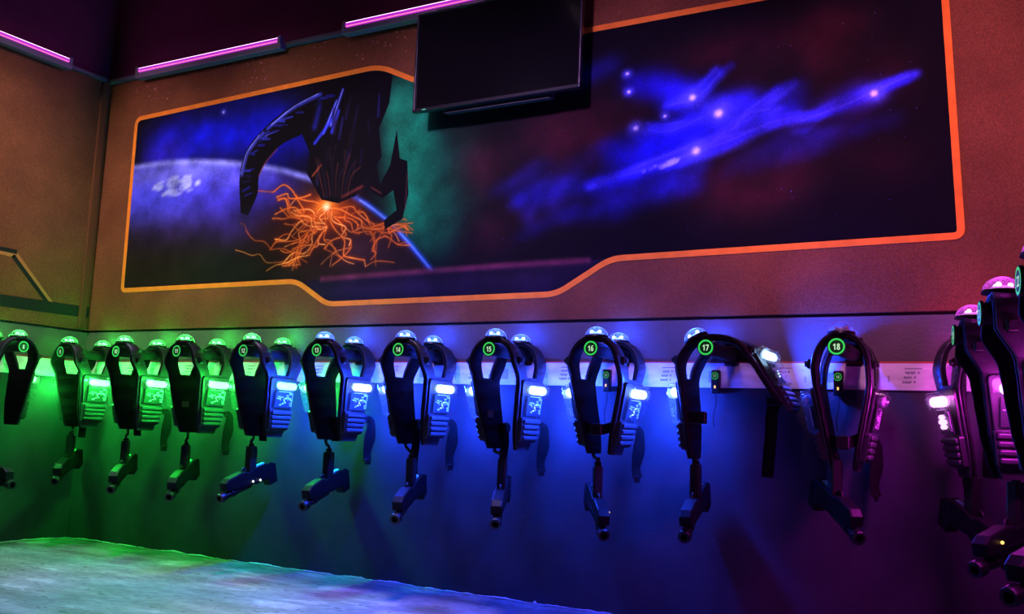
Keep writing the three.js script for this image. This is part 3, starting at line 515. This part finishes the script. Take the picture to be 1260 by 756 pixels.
  if (belts.includes('join')) {
    const y = low.p.y + 0.02; put('waist_belt', tape([[low.p.x, y, ZC + 0.07], [low.p.x * 0.3, y - 0.012, ZC + 0.085], [lowR.p.x * 0.4, y - 0.01, ZC + 0.085], [lowR.p.x, y + 0.004, ZC + 0.06]], [0, 1, 0], 0.042, 0.005), M.nylon);
    put('buckle', rbox(0.05, 0.05, 0.018, 0.006, 0.0, y - 0.012, ZC + 0.09), M.plastic);
  }
  if (o.sideBuckle) put('buckle', rbox(0.08, 0.05, 0.03, 0.006, low.p.x + 0.036, low.p.y + 0.07, ZC + 0.06), M.plastic);
  if (o.patch) put('care_patch', rbox(0.003, 0.035, 0.05, 0.001, path.at(-0.40).p.x + 0.0145, path.at(-0.40).p.y, ZC + 0.02), M.patch).userData.label = 'brown label patch';
  if (o.long) { const f = path.at(Math.min(0.45, path.hi)); put('belt_tail', tape([[f.p.x - 0.008, f.p.y + 0.02, ZC], [f.p.x - 0.045, f.p.y - 0.01, ZC], [f.p.x - 0.058, f.p.y - 0.14, ZC], [f.p.x - 0.07, f.p.y - 0.29, ZC]], [1, 0, 0.3], 0.052, 0.004), M.nylon); put('buckle', rbox(0.075, 0.03, 0.04, 0.008, f.p.x - 0.038, f.p.y + 0.004, ZC), M.plastic); }
  // the lowest point of the front panel, in world, where the phaser's cord leaves it
  v.updateMatrixWorld(true); const e = path.at(Math.max(-0.55, path.lo + 0.004)).p; const w = V3(e.x, e.y, 0).applyAxisAngle(V3(0, 1, 0), yaw); return v.localToWorld(V3(w.x, w.y - 0.004, w.z + ZC));
}

// ------------------------------------------------------------------ phasers: hung upside down by their cords, muzzle into the room (+z)
const gun = {
  body: merged([extrudeX([[-0.165, -0.02], [-0.165, 0.02], [-0.13, 0.036], [-0.03, 0.036], [0.0, 0.03], [0.11, 0.03], [0.13, 0.012], [0.13, -0.014], [0.02, -0.022], [-0.1, -0.03]], 0.044, 0.005), rbox(0.048, 0.012, 0.12, 0.003, 0, -0.004, 0.03)]),
  shroud: merged([extrudeX([[0.03, -0.004], [0.03, 0.036], [0.06, 0.042], [0.16, 0.038], [0.186, 0.026], [0.186, 0.0], [0.16, -0.006]], 0.046, 0.007)]),
  butt: extrudeX([[-0.19, -0.06], [-0.195, 0.02], [-0.16, 0.034], [-0.125, 0.03], [-0.125, -0.03], [-0.14, -0.064]], 0.046, 0.006),
  grip: merged([extrudeX([[-0.04, 0.03], [-0.072, 0.11], [-0.074, 0.132], [-0.036, 0.140], [-0.028, 0.115], [0.004, 0.03]], 0.036, 0.007), ...[0, 1, 2, 3].map((i) => rbox(0.039, 0.006, 0.042, 0.002, 0, 0.055 + i * 0.018, -0.029 - i * 0.0066))]),
  barrel: merged([cyl(0.015, 0.015, 0.2, 0, -0.03, 0.1, 'z', 20), cyl(0.019, 0.019, 0.03, 0, -0.03, 0.135, 'z', 20)]),
  muzzle: (() => { const p = [[0.0105, -0.02], [0.021, -0.02], [0.023, -0.014], [0.023, 0.014], [0.021, 0.02], [0.0125, 0.02], [0.0105, 0.012], [0.0105, -0.02]].map(([r, y]) => new THREE.Vector2(r, y)); const g = new THREE.LatheGeometry(p, 24); g.rotateX(Math.PI / 2); g.translate(0, -0.03, 0.212); return toCreasedNormals(g, 0.6); })(),
  guard: (() => { const g = new THREE.TorusGeometry(0.024, 0.0042, 8, 20, Math.PI); g.rotateY(Math.PI / 2); g.translate(0, 0.034, 0.026); return g; })(),
  trigger: extrudeX([[0.012, 0.03], [0.016, 0.05], [0.024, 0.052], [0.022, 0.03]], 0.012, 0.002),
  accent: rbox(0.018, 0.008, 0.07, 0.003, 0, 0.0425, -0.092),
  sight: merged([rbox(0.012, 0.012, 0.03, 0.003, 0, -0.036, -0.06), rbox(0.03, 0.006, 0.16, 0.002, 0, -0.0285, -0.02)]),
  clamp: merged([cyl(0.013, 0.013, 0.02, 0, 0.146, -0.057, 'y', 16)]),
  dot: new THREE.SphereGeometry(0.0048, 10, 8),
};
const accentMat = std([0.2, 0.75, 0.55], 0.5), dotMat = { white: glowing([3, 3.2, 3.2], 'white'), amber: glowing([2.2, 1.1, 0.25], 'amber'), red: glowing([1.6, 0.06, 0.16], 'red') };
function phaser(n, at, yaw, pitch, end, opt = {}) {
  const t = thing('laser_phaser', `dark toy laser pistol hanging upside down below ${opt.where || `the vest on hook ${WORD(n)}`}`, 'phaser', 'phasers hanging from the vests');
  t.position.set(...at); t.rotation.set(pitch, yaw, opt.roll || 0, 'YXZ'); t.scale.set(1.12, 1.12, 0.94);
  mesh('body', gun.body, M.gunGrey, t); mesh('front_shroud', gun.shroud, M.gunGrey, t); mesh('butt', gun.butt, M.gunGrey, t); mesh('grip', gun.grip, M.plastic, t); mesh('barrel', gun.barrel, M.plastic, t); mesh('muzzle', gun.muzzle, M.plastic, t); mesh('trigger_guard', gun.guard, M.plastic, t); mesh('trigger', gun.trigger, M.rubber, t); mesh('sight_rail', gun.sight, M.plastic, t); mesh('cord_clamp', gun.clamp, M.gunGrey, t);
  mesh('accent_strip', gun.accent, accentMat, t).userData.label = 'pale green strip';
  for (const [kind, x, y, z] of opt.dots || []) { const d = mesh('indicator_light', gun.dot, dotMat[kind], t); d.position.set(x, y, z); }
  t.updateMatrixWorld(true);
  const e = t.worldToLocal(end.clone()), s = V3(0, 0.152, -0.058), mid = s.clone().lerp(e, 0.5); mid.z += 0.012; mid.x += 0.006;
  mesh('cord', tubeGeo([[s.x, s.y - 0.01, s.z], [s.x, s.y + 0.015, s.z], mid.toArray(), [e.x, e.y - 0.01, e.z], e.toArray()], 0.007, 24, 8), M.rubber, t);
}

// ------------------------------------------------------------------ set out along the walls
const SIDE = [['white', 0.027, -0.012, 0.0], ['white', 0.027, -0.02, -0.055]], ONE = [['amber', 0.028, 0.02, 0.12]];
const spots = [
  { n: 9, team: 'green', leftPower: 0.3, gun: [-0.03, 0.47, 0.20, 0.62, 0.30], belts: ['left'] },
  { n: 10, team: 'green', gun: [-0.03, 0.46, 0.20, 0.60, 0.33], belts: ['left', 'right'], beltDrop: 0.13 },
  { n: 11, team: 'green', gun: [-0.03, 0.455, 0.20, 0.50, 0.34], belts: ['right'], patch: true },
  { n: 12, team: 'green', gun: [-0.02, 0.47, 0.22, 0.02, 0.30], belts: ['left'], dots: SIDE, beltDrop: 0.12 },
  { n: 13, team: 'blue', gun: [-0.01, 0.465, 0.20, 0.15, 0.28], belts: ['left', 'right'], beltDrop: 0.1 },
  { n: 14, team: 'blue', gun: [0.02, 0.46, 0.22, 0.3, 0.33], belts: ['left', 'right'], beltDrop: 0.26 },
  { n: 15, team: 'blue', gun: [0.02, 0.48, 0.22, 0.42, 0.33], belts: ['left', 'right'], patch: true, redMark: true, beltDrop: 0.24 },
  { n: 16, team: 'blue', right: STD, gun: [-0.01, 0.475, 0.22, 0.6, 0.33], belts: ['join', 'right'], dots: ONE },
  { n: 17, team: 'blue', gun: [-0.075, 0.505, 0.22, 0.12, 0.35], left: HANG, right: SPLAY, belts: [], housingArc: 0.255, long: true, sideBuckle: true, domeArc: -0.055 },
  { n: 18, team: null, gun: [-0.03, 0.55, 0.22, 0.62, 0.33], left: NARROW, right: NARROW, belts: ['join', 'right'], dots: [['amber', 0.028, 0.02, 0.13], ['red', 0.024, 0.03, -0.09]], yaw: 0.06 },
];
for (const s of spots) {
  const x = HOOKX(s.n);
  hook(s.n, [x, 0], 0);
  const end = vest({ ...s, pos: [x, 0], turn: 0 });
  const [gx, gy, gz, gyaw, gp] = s.gun; phaser(s.n, [x + gx, gy, gz], gyaw, gp, end, { dots: s.dots });
}
// the corner vest, turned so that its lit front shows
{
  const x = HOOKX(19) - 0.04; hook(19, [x, 0], 0);
  const end = vest({ n: 19, team: 'magenta', pos: [x, 0.035], turn: 0, yaw: 0.42, cluster: true, left: NARROW, right: NARROW, belts: ['left'], label: 'black vest in the corner, turned to show a bright magenta light cluster' });
  phaser(19, [x - 0.02, 0.51, 0.22], 0.62, 0.33, end, { dots: ONE });
}
[16, 17, 18].forEach((n) => reader(n, HOOKX(n) - 0.07 + (n - 16) * 0.006)); reader(19, -0.335, true);
// end wall
{ const z = 0.65; hook(8, [XL, z], Math.PI / 2); const end = vest({ n: 8, team: 'green', pos: [XL, z], turn: Math.PI / 2, belts: ['left'], label: 'black vest with green lit domes on the end wall, hook eight' }); phaser(8, [XL + 0.2, 0.42, z + 0.02], Math.PI / 2, 0.1, end, { where: 'the end wall vest' }); }
// angled wall at the right
const onRight = (k) => [CORNER[0] + RD[0] * k, RD[1] * k];
[[20, 0.62], [21, 1.155], [22, 1.685]].forEach(([n, k]) => {
  const p = onRight(k); hook(n, p, RTURN);
  const end = vest({ n, team: 'magenta', pos: p, turn: RTURN, belts: n === 21 ? ['right'] : ['left'], power: 0.8, label: `black vest with magenta lit dome on the angled wall, hook ${WORD(n)}` });
  phaser(n, [p[0] + RN[0] * 0.185, 0.515, p[1] + RN[1] * 0.185 + 0.02], RTURN + 0.85, 0.25, end, { dots: ONE, where: `angled wall vest number ${WORD(n)}` });
});

// ------------------------------------------------------------------ television
{
  const t = thing('television', 'black flat television hung high over the mural', 'television'); t.position.set(-2.373, 2.622, -0.10); t.scale.set(1.02, 1.02, 1);
  mesh('bezel', merged([rbox(0.925, 0.012, 0.03, 0.003, 0, 0.252, 0.24), rbox(0.925, 0.018, 0.032, 0.003, 0, -0.249, 0.24), rbox(0.012, 0.51, 0.03, 0.003, -0.4565, 0, 0.24), rbox(0.012, 0.51, 0.03, 0.003, 0.4565, 0, 0.24)]), std([0.01, 0.01, 0.012], 0.25), t);
  mesh('screen', rbox(0.905, 0.49, 0.012, 0.002, 0, 0.002, 0.242), std([0.003, 0.003, 0.004], 0.12), t);
  mesh('rear_case', merged([rbox(0.9, 0.48, 0.03, 0.01, 0, 0, 0.22), extrudeX([[0.14, -0.18], [0.14, 0.12], [0.21, 0.2], [0.21, -0.262], [0.18, -0.258]], 0.6, 0.01)]), std([0.02, 0.02, 0.025], 0.5), t);
  mesh('wall_bracket', merged([rbox(0.3, 0.26, 0.012, 0.003, 0, 0, 0.110), rbox(0.05, 0.2, 0.04, 0.004, -0.12, 0, 0.13), rbox(0.05, 0.2, 0.04, 0.004, 0.12, 0, 0.13)]), M.plastic, t);
  mesh('standby_light', rbox(0.022, 0.004, 0.004, 0.001, -0.39, -0.251, 0.257), glowing([0.05, 0.5, 0.3], 'standby'), t);
}

// ------------------------------------------------------------------ blacklight tubes on the ledge
const tubeMat = glowing([0.50, 0.012, 0.62], 'blacklight_tube'), tubeCore = glowing([TUBE_NITS, TUBE_NITS * 0.62, TUBE_NITS], 'tube_filament'), tubeLow = glowing([1.4, 0.32, 0.5], 'tube_lower_filament');
function tubeFixture(label, place) {
  const t = thing('blacklight_tube', label, 'tube light', 'purple tube lights on the ledge'); place(t);
  mesh('batten', merged([rbox(1.24, 0.036, 0.05, 0.006, 0, 0.004, 0.045)]), M.batten, t);
  mesh('glass_tube', cyl(0.0135, 0.0135, 1.19, 0, 0.040, 0.06, 'x', 20), tubeMat, t);
  mesh('bright_tube_core', cyl(0.0045, 0.0045, 1.185, 0, 0.0490, 0.0665, 'x', 10), tubeCore, t); mesh('lower_tube_core', cyl(0.0026, 0.0026, 1.185, 0, 0.0305, 0.0685, 'x', 10), tubeLow, t);
  for (const s of [-1, 1]) mesh('end_cap', merged([rbox(0.022, 0.05, 0.032, 0.005, s * 0.607, 0.036, 0.06)]), M.batten, t);
  const l = new THREE.RectAreaLight(lin(0.9, 0.25, 1), 30, 1.19, 0.027); l.position.set(0, 0.046, 0.078); l.rotation.set(0.25, Math.PI, 0); l.rotation.order = 'YXZ';
  t.add(l); l.lookAt(t.localToWorld(V3(0, 0.4, 1.6)));
}
const TY = HEAD - 0.022;
tubeFixture('purple tube light on the long wall ledge next to the corner', (t) => t.position.set(-4.49, TY, 0));
tubeFixture('purple tube light on the long wall ledge above the television', (t) => t.position.set(-2.80, TY, 0));
tubeFixture('purple tube light on the long wall ledge past the television', (t) => t.position.set(-1.1, TY, 0));
tubeFixture('purple tube light on the end wall ledge', (t) => { t.position.set(XL, TY, 0.96); t.rotation.y = Math.PI / 2; });
tubeFixture('purple tube light further along the end wall ledge', (t) => { t.position.set(XL, TY, 2.7); t.rotation.y = Math.PI / 2; });

// ------------------------------------------------------------------ floods that wash the painted walls
function flood(x, z, aim, color, cd, angle, label) {
  const t = thing('ceiling_flood_lamp', label, 'flood lamp', 'ceiling flood lamps'); t.position.set(x, CEIL, z);
  const dir = V3(...aim).sub(V3(x, CEIL - 0.22, z)).normalize(), head = new THREE.Group(); head.name = 'lamp_head'; head.position.set(0, -0.22, 0); head.quaternion.setFromUnitVectors(V3(0, 0, 1), dir); t.add(head);
  mesh('bracket', merged([rbox(0.12, 0.02, 0.12, 0.004, 0, -0.01, 0), cyl(0.012, 0.012, 0.16, 0, -0.09, 0)]), M.plastic, t);
  mesh('lamp_can', merged([cyl(0.075, 0.075, 0.2, 0, 0, -0.04, 'z', 24)]), M.plastic, head);
  mesh('lamp_lens', cyl(0.066, 0.066, 0.006, 0, 0, 0.064, 'z', 24), glowing(color.map((c) => c * 2), 'flood_lens'), head);
  const l = new THREE.SpotLight(lin(...color), cd, 0, angle, 1, 2); l.castShadow = true; l.shadow.radius = 9; scene.add(l); scene.add(l.target);
  l.position.copy(dir).multiplyScalar(0.09).add(V3(x, CEIL - 0.22, z)); l.target.position.set(...aim);
}
for (const [x, ax, c] of FLOODS) flood(x, 3.3, [ax, 2.0, 0], c, FLOOD, 0.30, `ceiling flood lamp aimed at the mural ${['by the end wall', 'over the planet', 'over the television', 'over the nebula', 'by the angled wall'][FLOODS.findIndex((f) => f[0] === x)]}`);
flood(-2.6, 1.6, [XL, 2.0, 1.0], [1, 0.66, 0.66], FLOOD * 0.8, 0.36, 'ceiling flood lamp aimed at the end wall');
for (const [x, z, cd] of DOWNLIGHTS) flood(x, z, [x, 0, z + 0.30], [0.80, 0.55, 1.1], cd, 0.30, `ceiling downlight over the floor ${['nearest the end wall', 'between two others', 'nearest the magenta vests'][DOWNLIGHTS.findIndex((d) => d[0] === x)]}`);

renderer.render(scene, camera);
